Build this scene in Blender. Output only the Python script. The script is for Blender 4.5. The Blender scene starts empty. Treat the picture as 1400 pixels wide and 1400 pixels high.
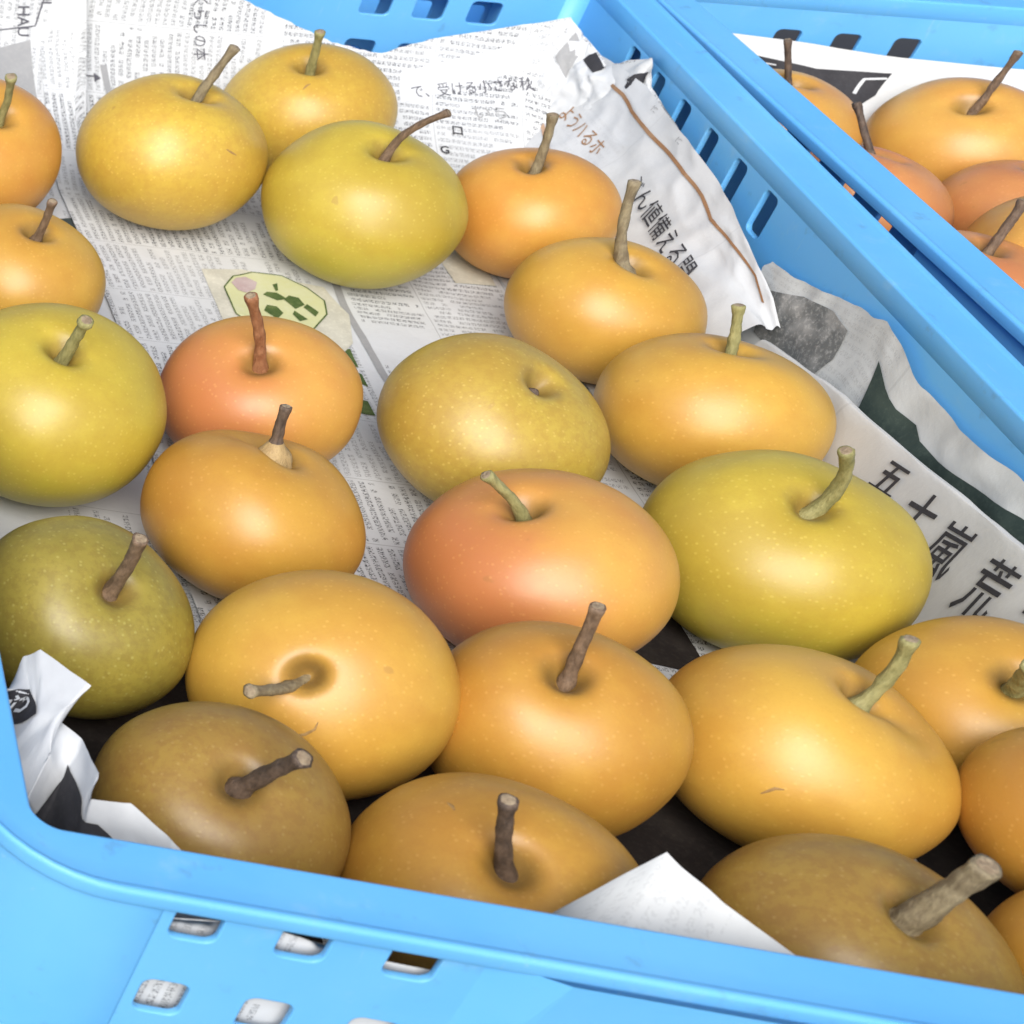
import bpy, bmesh, math, random
from mathutils import Vector, Matrix, noise
from mathutils.geometry import delaunay_2d_cdt
from mathutils.bvhtree import BVHTree

random.seed(7)
SC = bpy.context.scene
COL = SC.collection
R = math.radians

# ------------------------------------------------------------------ camera (a crop of a wider picture: hence the shift)
cam_d = bpy.data.cameras.new('camera')
cam = bpy.data.objects.new('camera', cam_d); COL.objects.link(cam)
cam.location = (-0.195, -0.4741, 0.5008)
cam.rotation_euler = (0.9653, -0.0018, 0.2281)
cam_d.sensor_fit = 'HORIZONTAL'; cam_d.sensor_width = 36.0
cam_d.lens = 2530.1 / 1400 * 36
cam_d.shift_x = (700 + 1144.9) / 1400
cam_d.shift_y = (423.8 - 700) / 1400
cam_d.clip_start = 0.02; cam_d.clip_end = 200
cam_d.dof.use_dof = True; cam_d.dof.focus_distance = 0.86; cam_d.dof.aperture_fstop = 22
SC.camera = cam

# ------------------------------------------------------------------ sky, sun, exposure
SUN_EL, SUN_AZ = R(42), R(-112)                       # towards the sun: from behind the camera
world = bpy.data.worlds.new('World'); SC.world = world; world.use_nodes = True
wn = world.node_tree
bg = wn.nodes['Background']
sky = wn.nodes.new('ShaderNodeTexSky'); sky.sky_type = 'NISHITA'; sky.sun_disc = False
sky.sun_elevation = SUN_EL; sky.sun_rotation = R(90) - SUN_AZ
sky.air_density = 1.0; sky.dust_density = 3.0; sky.ozone_density = 1.0
wn.links.new(sky.outputs['Color'], bg.inputs['Color'])
bg.inputs['Strength'].default_value = 0.05
sun_d = bpy.data.lights.new('sun', 'SUN'); sun_d.energy = 1.5; sun_d.angle = R(44); sun_d.color = (1.0, 0.97, 0.93)
sun = bpy.data.objects.new('sun', sun_d); COL.objects.link(sun)
sdir = Vector((math.cos(SUN_EL) * math.cos(SUN_AZ), math.cos(SUN_EL) * math.sin(SUN_AZ), math.sin(SUN_EL)))
sun.rotation_euler = sdir.to_track_quat('Z', 'Y').to_euler()
sun.location = sdir * 4
SC.view_settings.view_transform = 'Standard'; SC.view_settings.look = 'None'
SC.view_settings.exposure = 1.42; SC.view_settings.gamma = 1.0

# ------------------------------------------------------------------ helpers
def mesh_obj(name, verts, faces, mat=None, parent=None, smooth=True, mats=None, midx=None):
    me = bpy.data.meshes.new(name); me.from_pydata([tuple(v) for v in verts], [], faces); me.update()
    for m in (mats or ([mat] if mat else [])): me.materials.append(m)
    if smooth: me.polygons.foreach_set('use_smooth', [True] * len(me.polygons))
    if midx: me.polygons.foreach_set('material_index', midx)
    o = bpy.data.objects.new(name, me); COL.objects.link(o)
    if parent: o.parent = parent
    return o

def tag(o, label=None, cat=None, group=None, kind=None):
    if label: o['label'] = label
    if cat: o['category'] = cat
    if group: o['group'] = group
    if kind: o['kind'] = kind
    return o

def empty(name, loc=(0, 0, 0), rz=0.0):
    o = bpy.data.objects.new(name, None); COL.objects.link(o)
    o.location = loc; o.rotation_euler = (0, 0, rz); o.empty_display_size = 0.05
    return o

def lerp(a, b, t): return a + (b - a) * t
def smooth(a, b, x):
    t = min(1, max(0, (x - a) / (b - a))); return t * t * (3 - 2 * t)
def table(pts):
    def f(x):
        if x <= pts[0][0]: return pts[0][1]
        for (x0, y0), (x1, y1) in zip(pts, pts[1:]):
            if x <= x1: return y0 + (y1 - y0) * (x - x0) / (x1 - x0)
        return pts[-1][1]
    return f
def linear(P, t):
    n = len(P) - 1; t = min(max(t, 0), n - 1e-6); i = int(t); f = t - i
    f = f + 0.25 * (f * f * (3 - 2 * f) - f)
    return P[i] + (P[i + 1] - P[i]) * f
def catmull(P, t):
    n = len(P) - 1; t = min(max(t, 0), n - 1e-6); i = int(t); f = t - i
    p1, p2 = P[i], P[i + 1]
    p0 = P[i - 1] if i > 0 else p1 * 2 - p2
    p3 = P[i + 2] if i + 2 <= n else p2 * 2 - p1
    return 0.5 * ((2 * p1) + (p2 - p0) * f + (2 * p0 - 5 * p1 + 4 * p2 - p3) * f * f + (3 * p1 - p0 - 3 * p2 + p3) * f ** 3)

# ------------------------------------------------------------------ node helper
class NT:
    def __init__(s, name):
        s.mat = bpy.data.materials.new(name); s.mat.use_nodes = True
        s.t = s.mat.node_tree; s.b = s.t.nodes['Principled BSDF']
    def new(s, typ, **kw):
        n = s.t.nodes.new(typ)
        for k, v in kw.items(): setattr(n, k, v)
        return n
    def put(s, sock, v):
        if hasattr(v, 'node'): s.t.links.new(v, sock)
        else: sock.default_value = v
    def m(s, op, a, b=0.0, c=0.0, clamp=False):
        n = s.new('ShaderNodeMath', operation=op); n.use_clamp = clamp
        s.put(n.inputs[0], a); s.put(n.inputs[1], b); s.put(n.inputs[2], c)
        return n.outputs[0]
    def step(s, a, b, x):
        n = s.new('ShaderNodeMapRange', interpolation_type='SMOOTHSTEP')
        s.put(n.inputs['Value'], x); s.put(n.inputs['From Min'], a); s.put(n.inputs['From Max'], b)
        return n.outputs[0]
    def mix(s, f, a, b):
        n = s.new('ShaderNodeMix', data_type='RGBA')
        s.put(n.inputs[0], f); s.put(n.inputs[6], a); s.put(n.inputs[7], b)
        return n.outputs[2]
    def noise(s, vec, scale, detail=2.0, rough=0.5, out=0):
        n = s.new('ShaderNodeTexNoise'); s.put(n.inputs['Vector'], vec)
        n.inputs['Scale'].default_value = scale; n.inputs['Detail'].default_value = detail; n.inputs['Roughness'].default_value = rough
        return n.outputs[out]
    def white(s, x, y, w=0.0):
        c = s.new('ShaderNodeCombineXYZ'); s.put(c.inputs[0], x); s.put(c.inputs[1], y); s.put(c.inputs[2], w)
        n = s.new('ShaderNodeTexWhiteNoise', noise_dimensions='3D'); s.t.links.new(c.outputs[0], n.inputs['Vector'])
        return n.outputs['Value']
    def bump(s, h, strength, dist):
        n = s.new('ShaderNodeBump'); n.inputs['Strength'].default_value = strength; n.inputs['Distance'].default_value = dist
        s.put(n.inputs['Height'], h); s.t.links.new(n.outputs[0], s.b.inputs['Normal'])

def c4(c): return (c[0], c[1], c[2], 1.0)

# ------------------------------------------------------------------ materials
def plastic_material():
    N = NT('blue_plastic'); tc = N.new('ShaderNodeTexCoord').outputs['Object']
    a = N.noise(tc, 9.0, 4.0); d = N.noise(tc, 120.0, 3.0, 0.65); sc_ = N.noise(tc, 34.0, 5.0, 0.7)
    col = N.mix(N.step(0.35, 0.7, a), c4((0.115, 0.415, 0.80)), c4((0.145, 0.455, 0.81)))
    mp = N.new('ShaderNodeMapping'); N.t.links.new(tc, mp.inputs[0]); mp.inputs['Scale'].default_value = (1.0, 0.10, 1.0); mp.inputs['Rotation'].default_value = (0, 0, 0.5)
    scr = N.m('MULTIPLY', N.step(0.64, 0.70, N.noise(mp.outputs[0], 260.0, 3.0, 0.6)), N.step(0.48, 0.62, N.noise(tc, 21.0, 2.0)))
    scuff = N.m('MAXIMUM', N.m('MULTIPLY', N.step(0.58, 0.74, sc_), 0.40), N.m('MULTIPLY', scr, 0.5))
    col = N.mix(scuff, col, c4((0.24, 0.49, 0.72)))
    dirt = N.m('MULTIPLY', N.step(0.61, 0.72, N.noise(tc, 60.0, 4.0, 0.6)), 0.35)
    col = N.mix(dirt, col, c4((0.10, 0.22, 0.36)))
    N.put(N.b.inputs['Base Color'], col)
    N.put(N.b.inputs['Roughness'], N.m('ADD', 0.42, N.m('MULTIPLY', d, 0.16)))
    N.b.inputs['Subsurface Weight'].default_value = 0.12
    N.b.inputs['Subsurface Radius'].default_value = (0.002, 0.006, 0.012)
    N.bump(N.m('ADD', N.m('MULTIPLY', d, 0.5), sc_), 0.12, 0.001)
    return N.mat

def newsprint(name, split=None, along='y', ink=0.75, paper=(0.585, 0.610, 0.635), pitch=0.0046, char=0.0031, block=0.052,
              flip=False, blank=0.12, seed=0.0):
    """Newspaper: columns of small illegible marks in blocks with gutters, laid out in the sheet's own metres."""
    N = NT(name); uvn = N.new('ShaderNodeUVMap'); uv = uvn.outputs[0]
    sp = N.new('ShaderNodeSeparateXYZ'); N.t.links.new(uv, sp.inputs[0])
    U, V = sp.outputs[0], sp.outputs[1]
    wob = N.m('MULTIPLY', N.m('SUBTRACT', N.noise(uv, 14.0, 1.0), 0.5), 0.004)
    def text(a, b, sd):
        a = N.m('ADD', a, wob)
        ca = N.m('DIVIDE', a, pitch); cb = N.m('ADD', N.m('DIVIDE', b, char), N.m('MULTIPLY', N.white(N.m('FLOOR', ca), 3.0, sd), 7.0))
        ia, ib = N.m('FLOOR', ca), N.m('FLOOR', cb)
        fa, fb = N.m('FRACT', ca), N.m('FRACT', cb)
        line = N.m('MULTIPLY', N.step(0.14, 0.24, fa), N.m('SUBTRACT', 1.0, N.step(0.74, 0.84, fa)))
        ch = N.m('MULTIPLY', N.step(0.03, 0.14, fb), N.m('SUBTRACT', 1.0, N.step(0.86, 0.97, fb)))
        present = N.m('GREATER_THAN', N.white(ia, ib, sd), 0.10)
        w = N.new('ShaderNodeCombineXYZ'); N.put(w.inputs[0], N.m('MULTIPLY', a, 1.0)); N.put(w.inputs[1], N.m('MULTIPLY', b, 1.7)); N.put(w.inputs[2], sd)
        stroke = N.step(0.44, 0.58, N.noise(w.outputs[0], 980.0, 1.5))
        bb = N.m('DIVIDE', b, block); fbb = N.m('FRACT', bb); ibb = N.m('FLOOR', bb)
        gut = N.m('MULTIPLY', N.step(0.03, 0.05, fbb), N.m('SUBTRACT', 1.0, N.step(0.955, 0.975, fbb)))
        short = N.m('LESS_THAN', fbb, N.m('ADD', 0.62, N.m('MULTIPLY', N.white(ia, ibb, sd + 3.0), 0.9)))
        article = N.white(N.m('FLOOR', N.m('DIVIDE', a, 0.043)), ibb, sd + 9.0)
        show = N.m('GREATER_THAN', article, blank)
        weight = N.m('ADD', 0.55, N.m('MULTIPLY', N.white(N.m('FLOOR', N.m('DIVIDE', a, 0.043)), ibb, sd + 5.0), 0.45))
        t = line
        for q in (ch, present, stroke, gut, short, show, weight): t = N.m('MULTIPLY', t, q)
        rule = N.m('MULTIPLY', N.m('SUBTRACT', N.step(0.003, 0.006, fbb), N.step(0.010, 0.013, fbb)), 0.5)
        return N.m('MAXIMUM', t, rule)
    if split is None:
        mask = text(U, V, seed) if along == 'y' else text(V, U, seed)
    else:
        t1, t2 = text(U, V, seed), text(V, U, seed + 20)
        s_ = N.m('GREATER_THAN', U, split)
        mask = N.m('ADD', N.m('MULTIPLY', t1, N.m('SUBTRACT', 1.0, s_)), N.m('MULTIPLY', t2, s_))
        mask = N.m('MULTIPLY', mask, N.m('GREATER_THAN', N.m('ABSOLUTE', N.m('SUBTRACT', U, split)), 0.006))
    fade = N.m('ADD', 0.55, N.m('MULTIPLY', N.noise(uv, 16.0, 2.0), 0.8))
    mask = N.m('MULTIPLY', N.m('MULTIPLY', mask, fade), ink, clamp=True)
    fib = N.noise(uv, 260.0, 4.0, 0.7); big = N.noise(uv, 11.0, 3.0)
    base = N.mix(N.step(0.3, 0.75, big), c4(paper), c4(tuple(x * y for x, y in zip(paper, (0.95, 0.94, 0.91)))))
    ghost = N.m('MULTIPLY', N.step(0.45, 0.7, N.noise(uv, 300.0, 2.0)), 0.07)     # print of the back showing through
    base = N.mix(ghost, base, c4((0.42, 0.42, 0.42)))
    N.put(N.b.inputs['Base Color'], N.mix(mask, base, c4((0.045, 0.048, 0.055))))
    N.b.inputs['Roughness'].default_value = 0.85; N.b.inputs['Specular IOR Level'].default_value = 0.25
    N.bump(N.m('ADD', fib, N.m('MULTIPLY', N.noise(uv, 70.0, 3.0), 2.0)), 0.25, 0.0006)
    return N.mat

def ink_material(name, col, mottled=0.15, light=None):
    N = NT(name); tc = N.new('ShaderNodeTexCoord').outputs['Object']
    n = N.noise(tc, 420.0, 3.0, 0.7); n2 = N.noise(tc, 60.0, 3.0)
    lt = light or tuple(min(1, c * 1.8 + 0.06) for c in col)
    f = N.m('MULTIPLY', N.m('ADD', N.step(0.45, 0.75, n), N.step(0.4, 0.7, n2)), mottled)
    N.put(N.b.inputs['Base Color'], N.mix(f, c4(col), c4(lt)))
    N.b.inputs['Roughness'].default_value = 0.8; N.b.inputs['Specular IOR Level'].default_value = 0.25
    return N.mat

def pear_material(name, a, b, speck=0.0, blush=None, blush_dir=(-1, -0.3, 0.2), tint=None, tint_dir=(0, -0.5, -0.9), rough=0.40, russet=0.0):
    N = NT(name); tc = N.new('ShaderNodeTexCoord').outputs['Object']
    info = N.new('ShaderNodeObjectInfo').outputs['Random']
    off = N.new('ShaderNodeCombineXYZ'); 
    for i in range(3): N.put(off.inputs[i], N.m('MULTIPLY', info, 7.0 + i * 3))
    va = N.new('ShaderNodeVectorMath', operation='ADD'); N.t.links.new(tc, va.inputs[0]); N.t.links.new(off.outputs[0], va.inputs[1])
    P = va.outputs[0]
    n = N.noise(P, 16.0, 4.0, 0.55); n2 = N.noise(P, 70.0, 4.0, 0.65); fine = N.noise(P, 900.0, 2.0, 0.6)
    col = N.mix(N.step(0.34, 0.68, N.m('ADD', N.m('MULTIPLY', n, 0.75), N.m('MULTIPLY', n2, 0.25))), c4((a[0] * 0.93, a[1] * 0.86, a[2] * 0.9)), c4((b[0] * 1.03, b[1] * 1.05, b[2] * 1.05)))
    def side(d, lo, hi):
        dv = Vector(d).normalized()
        dp = N.new('ShaderNodeVectorMath', operation='DOT_PRODUCT'); N.t.links.new(tc, dp.inputs[0]); dp.inputs[1].default_value = dv
        x = N.m('ADD', N.m('DIVIDE', dp.outputs['Value'], 0.045), N.m('MULTIPLY', N.m('SUBTRACT', n2, 0.5), 0.8))
        return N.step(lo, hi, x)
    if blush: col = N.mix(N.m('MULTIPLY', side(blush_dir, -0.25, 0.85), 0.85), col, c4(blush))
    if tint: col = N.mix(N.m('MULTIPLY', side(tint_dir, 0.1, 1.0), 0.8), col, c4(tint))
    vor = N.new('ShaderNodeTexVoronoi', feature='F1'); N.t.links.new(P, vor.inputs['Vector']); vor.inputs['Scale'].default_value = 390.0
    vor.inputs['Randomness'].default_value = 1.0
    dot = N.m('SUBTRACT', 1.0, N.step(0.10, 0.34, vor.outputs['Distance']))

    sc_ = N.t.nodes.new('ShaderNodeSeparateColor'); N.t.links.new(vor.outputs['Color'], sc_.inputs[0])
    dot = N.m('MULTIPLY', dot, N.m('GREATER_THAN', sc_.outputs[0], 0.42))
    if russet:
        rs = N.m('MULTIPLY', N.step(0.42, 0.62, N.noise(P, 240.0, 4.0, 0.7)), russet)
        col = N.mix(rs, col, c4((a[0] * 0.80, a[1] * 0.66, a[2] * 0.75)))
    light = tuple(min(0.9, c * 1.25 + 0.10) for c in a[:2]) + (a[2] * 1.6 + 0.05,)
    col = N.mix(N.m('MULTIPLY', dot, 0.10 + speck * 0.6), col, c4(light))
    col = N.mix(N.m('MULTIPLY', N.step(0.45, 0.75, fine), 0.10), col, c4((a[0] * 0.7, a[1] * 0.6, a[2] * 0.6)))
    spot = N.m('MULTIPLY', N.step(0.745, 0.775, N.noise(P, 70.0, 2.0, 0.5)), 0.35)
    col = N.mix(spot, col, c4((0.30, 0.15, 0.04)))
    # corky skin at the stem cavity, darkened further to paint in the hollow's shade
    rad = N.new('ShaderNodeVectorMath', operation='LENGTH')
    flat = N.new('ShaderNodeVectorMath', operation='MULTIPLY'); N.t.links.new(tc, flat.inputs[0]); flat.inputs[1].default_value = (1, 1, 0)
    N.t.links.new(flat.outputs[0], rad.inputs[0])
    sz = N.new('ShaderNodeSeparateXYZ'); N.t.links.new(tc, sz.inputs[0])
    cav = N.m('MULTIPLY', N.m('SUBTRACT', 1.0, N.step(0.003, 0.0125, N.m('ADD', rad.outputs['Value'], N.m('MULTIPLY', N.m('SUBTRACT', n2, 0.5), 0.006)))), N.m('GREATER_THAN', sz.outputs[2], 0.0))
    col = N.mix(N.m('MULTIPLY', cav, 0.8), col, c4((0.20, 0.125, 0.035)))
    N.put(N.b.inputs['Base Color'], col)
    N.put(N.b.inputs['Roughness'], N.m('ADD', rough - 0.04, N.m('MULTIPLY', n2, 0.10)))
    N.b.inputs['Specular IOR Level'].default_value = 0.58
    N.b.inputs['Subsurface Weight'].default_value = 0.10
    N.b.inputs['Subsurface Radius'].default_value = (0.006, 0.003, 0.001)
    h = N.m('ADD', N.m('MULTIPLY', fine, 0.35), N.m('ADD', N.m('MULTIPLY', dot, 0.3), N.m('MULTIPLY', n2, 0.5)))
    N.bump(h, 0.16, 0.0006)
    return N.mat

def stem_material(name, a, b):
    N = NT(name); tc = N.new('ShaderNodeTexCoord').outputs['Object']
    st = N.new('ShaderNodeMapping'); N.t.links.new(tc, st.inputs[0]); st.inputs['Scale'].default_value = (1, 1, 0.35)
    n = N.noise(st.outputs[0], 420.0, 4.0, 0.65); n2 = N.noise(tc, 110.0, 3.0)
    N.put(N.b.inputs['Base Color'], N.mix(N.step(0.35, 0.68, N.m('ADD', N.m('MULTIPLY', n, 0.6), N.m('MULTIPLY', n2, 0.4))), c4(a), c4(b)))
    N.b.inputs['Roughness'].default_value = 0.62
    N.bump(n, 0.9, 0.0012)
    return N.mat

PLASTIC = plastic_material()
M_FLOOR = newsprint('newsprint_floor', split=0.268, blank=0.07, ink=1.0, seed=1.0)
M_LEFT = newsprint('newsprint_left', along='y', ink=0.9, blank=0.25, seed=4.0)
M_WALL = newsprint('newsprint_wall', along='x', ink=0.18, paper=(0.573, 0.594, 0.616), blank=0.75, block=0.11, seed=6.0)
M_STRIP = newsprint('newsprint_strip', along='x', ink=0.25, paper=(0.525, 0.536, 0.537), blank=0.85, block=0.2, seed=8.0)
M_INKWALL = newsprint('newsprint_back', along='x', ink=0.25, paper=(0.557, 0.586, 0.598), blank=0.7, block=0.2, seed=10.0)
M_CRUMPLE = newsprint('newsprint_crumpled', along='y', ink=0.3, blank=0.85, seed=12.0)
M_BCORNER = newsprint('newsprint_back_corner', along='x', ink=0.7, blank=0.35, seed=13.0)
M_FLAP = newsprint('newsprint_flap', along='y', ink=0.16, paper=(0.597, 0.617, 0.621), blank=0.3, seed=17.0)
M_BLANK = newsprint('newsprint_blank', along='y', ink=0.0, paper=(0.605, 0.628, 0.642), blank=1.0, seed=14.0)
INK_BLACK = ink_material('black_ink', (0.035, 0.035, 0.04), 0.12)
INK_DARK = ink_material('charcoal_ink', (0.05, 0.065, 0.065), 0.2, (0.16, 0.19, 0.17))
INK_GREEN = ink_material('dark_green_ink', (0.035, 0.055, 0.05), 0.22, (0.12, 0.16, 0.13))
INK_GREY = ink_material('grey_ink', (0.295, 0.303, 0.312), 0.2, (0.451, 0.451, 0.451))
INK_MOTTLE = ink_material('mottled_grey_ink', (0.139, 0.148, 0.148), 0.55, (0.492, 0.492, 0.476))
INK_PALE = ink_material('pale_beige_ink', (0.492, 0.484, 0.410), 0.2)
INK_LIME = ink_material('pale_green_ink', (0.541, 0.558, 0.312), 0.3, (0.590, 0.607, 0.451))
INK_LEAF = ink_material('leaf_ink', (0.057, 0.098, 0.029), 0.4, (0.180, 0.230, 0.082))
INK_PINK = ink_material('pink_ink', (0.426, 0.328, 0.328), 0.4, (0.574, 0.508, 0.508))
INK_BROWN = ink_material('brown_ink', (0.295, 0.156, 0.074), 0.35, (0.410, 0.271, 0.164))
INK_TAN = ink_material('tan_ink', (0.451, 0.271, 0.164), 0.4, (0.558, 0.451, 0.369))
INK_TEXT = ink_material('body_text_ink', (0.082, 0.082, 0.098), 0.25)
PAINTED_SHADE = ink_material('painted_shade_dark', (0.020, 0.016, 0.015), 0.25, (0.07, 0.06, 0.05))  # near-black that paints the shade in the crevices between pears
INK_WHITE = ink_material('unprinted_white', (0.58, 0.605, 0.63), 0.03)

# ------------------------------------------------------------------ setting: the tabletop the crates stand on
def tabletop():
    N = NT('grey_tabletop'); tc = N.new('ShaderNodeTexCoord').outputs['Object']
    n = N.noise(tc, 14.0, 6.0, 0.6)
    N.put(N.b.inputs['Base Color'], N.mix(n, c4((0.025, 0.026, 0.03)), c4((0.05, 0.05, 0.055))))
    N.b.inputs['Roughness'].default_value = 0.7; N.bump(n, 0.2, 0.002)
    z = -0.1185
    o = mesh_obj('ground', [(-3, -3, z), (4, -3, z), (4, 4, z), (-3, 4, z)], [(0, 1, 2, 3)], N.mat, smooth=False)
    tag(o, kind='structure')
tabletop()

# ------------------------------------------------------------------ crate
CW, CL = 0.4577, 0.815          # inner opening
CD = 0.110                      # depth
RW = 0.0229                     # rim width
CR = 0.009                      # inner corner radius
WT = 0.0030                     # wall thickness

def plate_with_holes(name, w, z0, z1, holes, mat, parent, thick=WT, bevel=0.0006):
    """Wall plate in local (s, z); holes are rounded slots cut right through it (a filled 2D curve, extruded and bevelled)."""
    cu = bpy.data.curves.new(name, 'CURVE'); cu.dimensions = '2D'; cu.fill_mode = 'BOTH'
    cu.extrude = thick / 2 - bevel; cu.bevel_depth = bevel; cu.bevel_resolution = 1; cu.resolution_u = 1
    def poly(pts):
        s = cu.splines.new('POLY'); s.points.add(len(pts) - 1)
        for p, q in zip(s.points, pts): p.co = (q[0], q[1], 0, 1)
        s.use_cyclic_u = True
    poly([(0, z0), (w, z0), (w, z1), (0, z1)])
    for (a0, b0, a1, b1, r, sh) in holes:
        pts = []
        for cx, cz, st in ((a1 - r, b1 - r, 0), (a0 + r, b1 - r, 90), (a0 + r, b0 + r, 180), (a1 - r, b0 + r, 270)):
            for k in range(5):
                t = R(st + k * 22.5); x, z = cx + r * math.cos(t), cz + r * math.sin(t)
                pts.append((x + sh * (z - b0), z))
        poly(pts)
    tmp = bpy.data.objects.new(name, cu); COL.objects.link(tmp)
    dg = bpy.context.evaluated_depsgraph_get()
    me = bpy.data.meshes.new_from_object(tmp.evaluated_get(dg))
    bpy.data.objects.remove(tmp)
    me.name = name; me.materials.clear(); me.materials.append(mat)
    o = bpy.data.objects.new(name, me); COL.objects.link(o)
    if parent: o.parent = parent
    return o

def ring(o, n=10):
    """Plan outline of the opening grown outwards by o, with rounded corners."""
    r = CR + 1.7 * o; q = r - o; pts = []
    for cx, cy, st in ((CW - q, q, -90), (CW - q, CL - q, 0), (q, CL - q, 90), (q, q, 180)):
        for k in range(n + 1):
            t = R(st + 90 * k / n); pts.append((cx + r * math.cos(t), cy + r * math.sin(t)))
    return pts

def make_crate():
    root = empty('crate')
    # rim: a rounded lip swept round the opening
    prof = []
    for k in range(6):
        t = R(180 - 90 * k / 5); prof.append((0.0015 + 0.0015 * math.cos(t), -0.0015 + 0.0015 * math.sin(t)))
    prof += [(0.0019, 0.0), (0.011, -0.0004), (0.0186, -0.0002), (0.0192, -0.0001), (0.0199, 0.0004)]
    for k in range(7):
        t = R(90 - 95 * k / 6); prof.append((RW - 0.0018 + 0.0018 * math.cos(t), -0.0012 + 0.0018 * math.sin(t)))
    prof += [(RW - 0.0002, -0.0055), (RW - 0.0004, -0.0060), (RW - 0.0020, -0.0060), (RW - 0.0024, -0.0055), (RW - 0.0026, -0.0036), (0.0038, -0.0034), (0.0034, -0.0038), (0.0033, -0.0116), (0.0030, -0.0121), (0.0004, -0.0121), (0.0, -0.0116), (0.0, -0.0040)]
    rings = [ring(p[0]) for p in prof]; nn = len(rings[0]); V, F = [], []
    for pr, rg in zip(prof, rings): V += [(x, y, pr[1]) for x, y in rg]
    m = len(prof)
    for i in range(m):
        for j in range(nn):
            F.append((i * nn + j, i * nn + (j + 1) % nn, ((i + 1) % m) * nn + (j + 1) % nn, ((i + 1) % m) * nn + j))
    for k, v in enumerate(V):      # a plastic crate is never quite straight
        x, y, z = v
        dz = 0.0007 * noise.noise(Vector((x * 7, y * 7, 1.3)))
        V[k] = (x, y, z + dz)
    mesh_obj('rim', V, F, PLASTIC, root)
    z1, z0 = -0.0118, -CD
    def slots(len_, starts, w, rows, sh=0.0):
        H = []
        for a in starts:
            for b0, b1 in rows: H.append((a, b0, a + w, b1, 0.0038, sh))
        return H
    # long side walls (inner face on x = 0 and x = CW)
    ys = [0.548 + 0.0355 * k for k in range(6)]; ys += [CL - y - 0.014 for y in ys]
    FO = 0.0165; L = CL - 2 * CR + FO          # the front wall stands out under the outer edge of the rim
    H = [(a - CR + FO, b0, a - CR + FO + 0.0145, b1, 0.0038, 0.0) for a in ys for b0, b1 in ((-0.0395, -0.0135),)]
    for side in (0, 1):
        o = plate_with_holes('side_wall', L, z0, z1, H, PLASTIC, root)
        o.matrix_local = Matrix.Translation((CW + WT / 2 if side else -WT / 2, CR - FO, 0)) @ Matrix(((0, 0, 1, 0), (1, 0, 0, 0), (0, 1, 0, 0), (0, 0, 0, 1)))
    # short end walls
    xs = [0.062 + 0.0325 * k for k in range(3)]; xs += [CW - x - 0.018 for x in xs]
    L = CW - 2 * CR
    xf = [0.0435 + 0.0325 * k for k in range(3)]; xf += [CW - x - 0.016 for x in xf]
    for side in (0, 1):
        if side: H = [(a - CR, b0, a - CR + w_, b1, 0.0038, 0.0) for a, w_ in zip((0.069, 0.103, 0.137, 0.331, 0.3635, 0.396), (0.016,) * 3 + (0.0195,) * 3) for b0, b1 in ((-0.0425, -0.0255), (-0.078, -0.060))]
        else: H = [(a - CR, b0, a - CR + 0.016, b1, 0.0042, 0.0) for a in xf for b0, b1 in ((-0.0225, -0.0050), (-0.0620, -0.0440), (-0.0980, -0.0820))]
        if not side: H = [(h[0] + CR - 0.032, h[1], h[2] + CR - 0.032) + h[3:] for h in H]
        o = plate_with_holes('end_wall', L if side else CW - 0.064, z0, z1 if side else -0.0045, H, PLASTIC, root)
        o.matrix_local = Matrix.Translation((CR if side else 0.032, CL + WT / 2 if side else -FO - WT / 2, 0)) @ Matrix(((1, 0, 0, 0), (0, 0, 1, 0), (0, 1, 0, 0), (0, 0, 0, 1)))
    # rounded corner shells with a proud post outside
    for cx, cy, st in ((CW - CR, CR - FO, -90), (CW - CR, CL - CR, 0), (CR, CL - CR, 90), (CR, CR - FO, 180)):
        front = cy < 0.3
        V, F = [], []; n = 8
        for zz in (z0, z1):
            for k in range(n + 1):
                t = R(st + 90 * k / n)
                for rr in (CR, CR + WT): V.append((cx + rr * math.cos(t), cy + rr * math.sin(t), zz))
        s = 2 * (n + 1)
        for k in range(n):
            a = 2 * k
            F += [(a, a + s, a + 2 + s, a + 2), (a + 1, a + 3, a + 3 + s, a + 1 + s), (a + s, a + 1 + s, a + 3 + s, a + 2 + s), (a, a + 2, a + 3, a + 1)]
        if not front: mesh_obj('corner', V, F, PLASTIC, root)
        # post: L shaped in plan, outside the corner
        sx, sy = (1 if cx > 0.2 else -1), (1 if cy > 0.3 else -1)
        bx, by = (CW if sx > 0 else 0.0), (CL if sy > 0 else -FO)
        po, pl_ = (0.0205 if front else 0.0215), 0.040
        qo = 0.0040 if front else po
        plan = [(-pl_ - 0.0012, WT - 0.0005), (-pl_, qo - 0.0010), (-pl_ + 0.0012, qo)]
        rr = ry = 0.0485 if front else 0.044
        for k in range(9):
            t = R(90 - 90 * k / 8); plan.append((po - rr + rr * math.cos(t), qo - ry + ry * math.sin(t)))
        plan += [(po, -pl_ + 0.003), (po - 0.002, -pl_), (WT, -(pl_ + 0.004))]
        plan = plan[:3] + ([] if front else [(-pl_ + 0.004, qo)]) + plan[3:]
        if front:      # concentric with the rim: the flat faces are short, the rounded corner runs almost to the edges
            plan = [(-0.0405, WT - 0.0005), (-0.0396, qo - 0.0006), (-0.0385, qo)] + [(po - rr + rr * math.cos(R(90 - 90 * k / 10)), qo - ry + ry * math.sin(R(90 - 90 * k / 10))) for k in range(11)] + [(po, -0.052), (po - 0.002, -0.0535), (WT, -0.0575)]
        plan = [(bx + sx * a, by + sy * b) for a, b in plan]
        if sx * sy < 0: plan = plan[::-1]
        V, F = [], []; n = len(plan)
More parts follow.
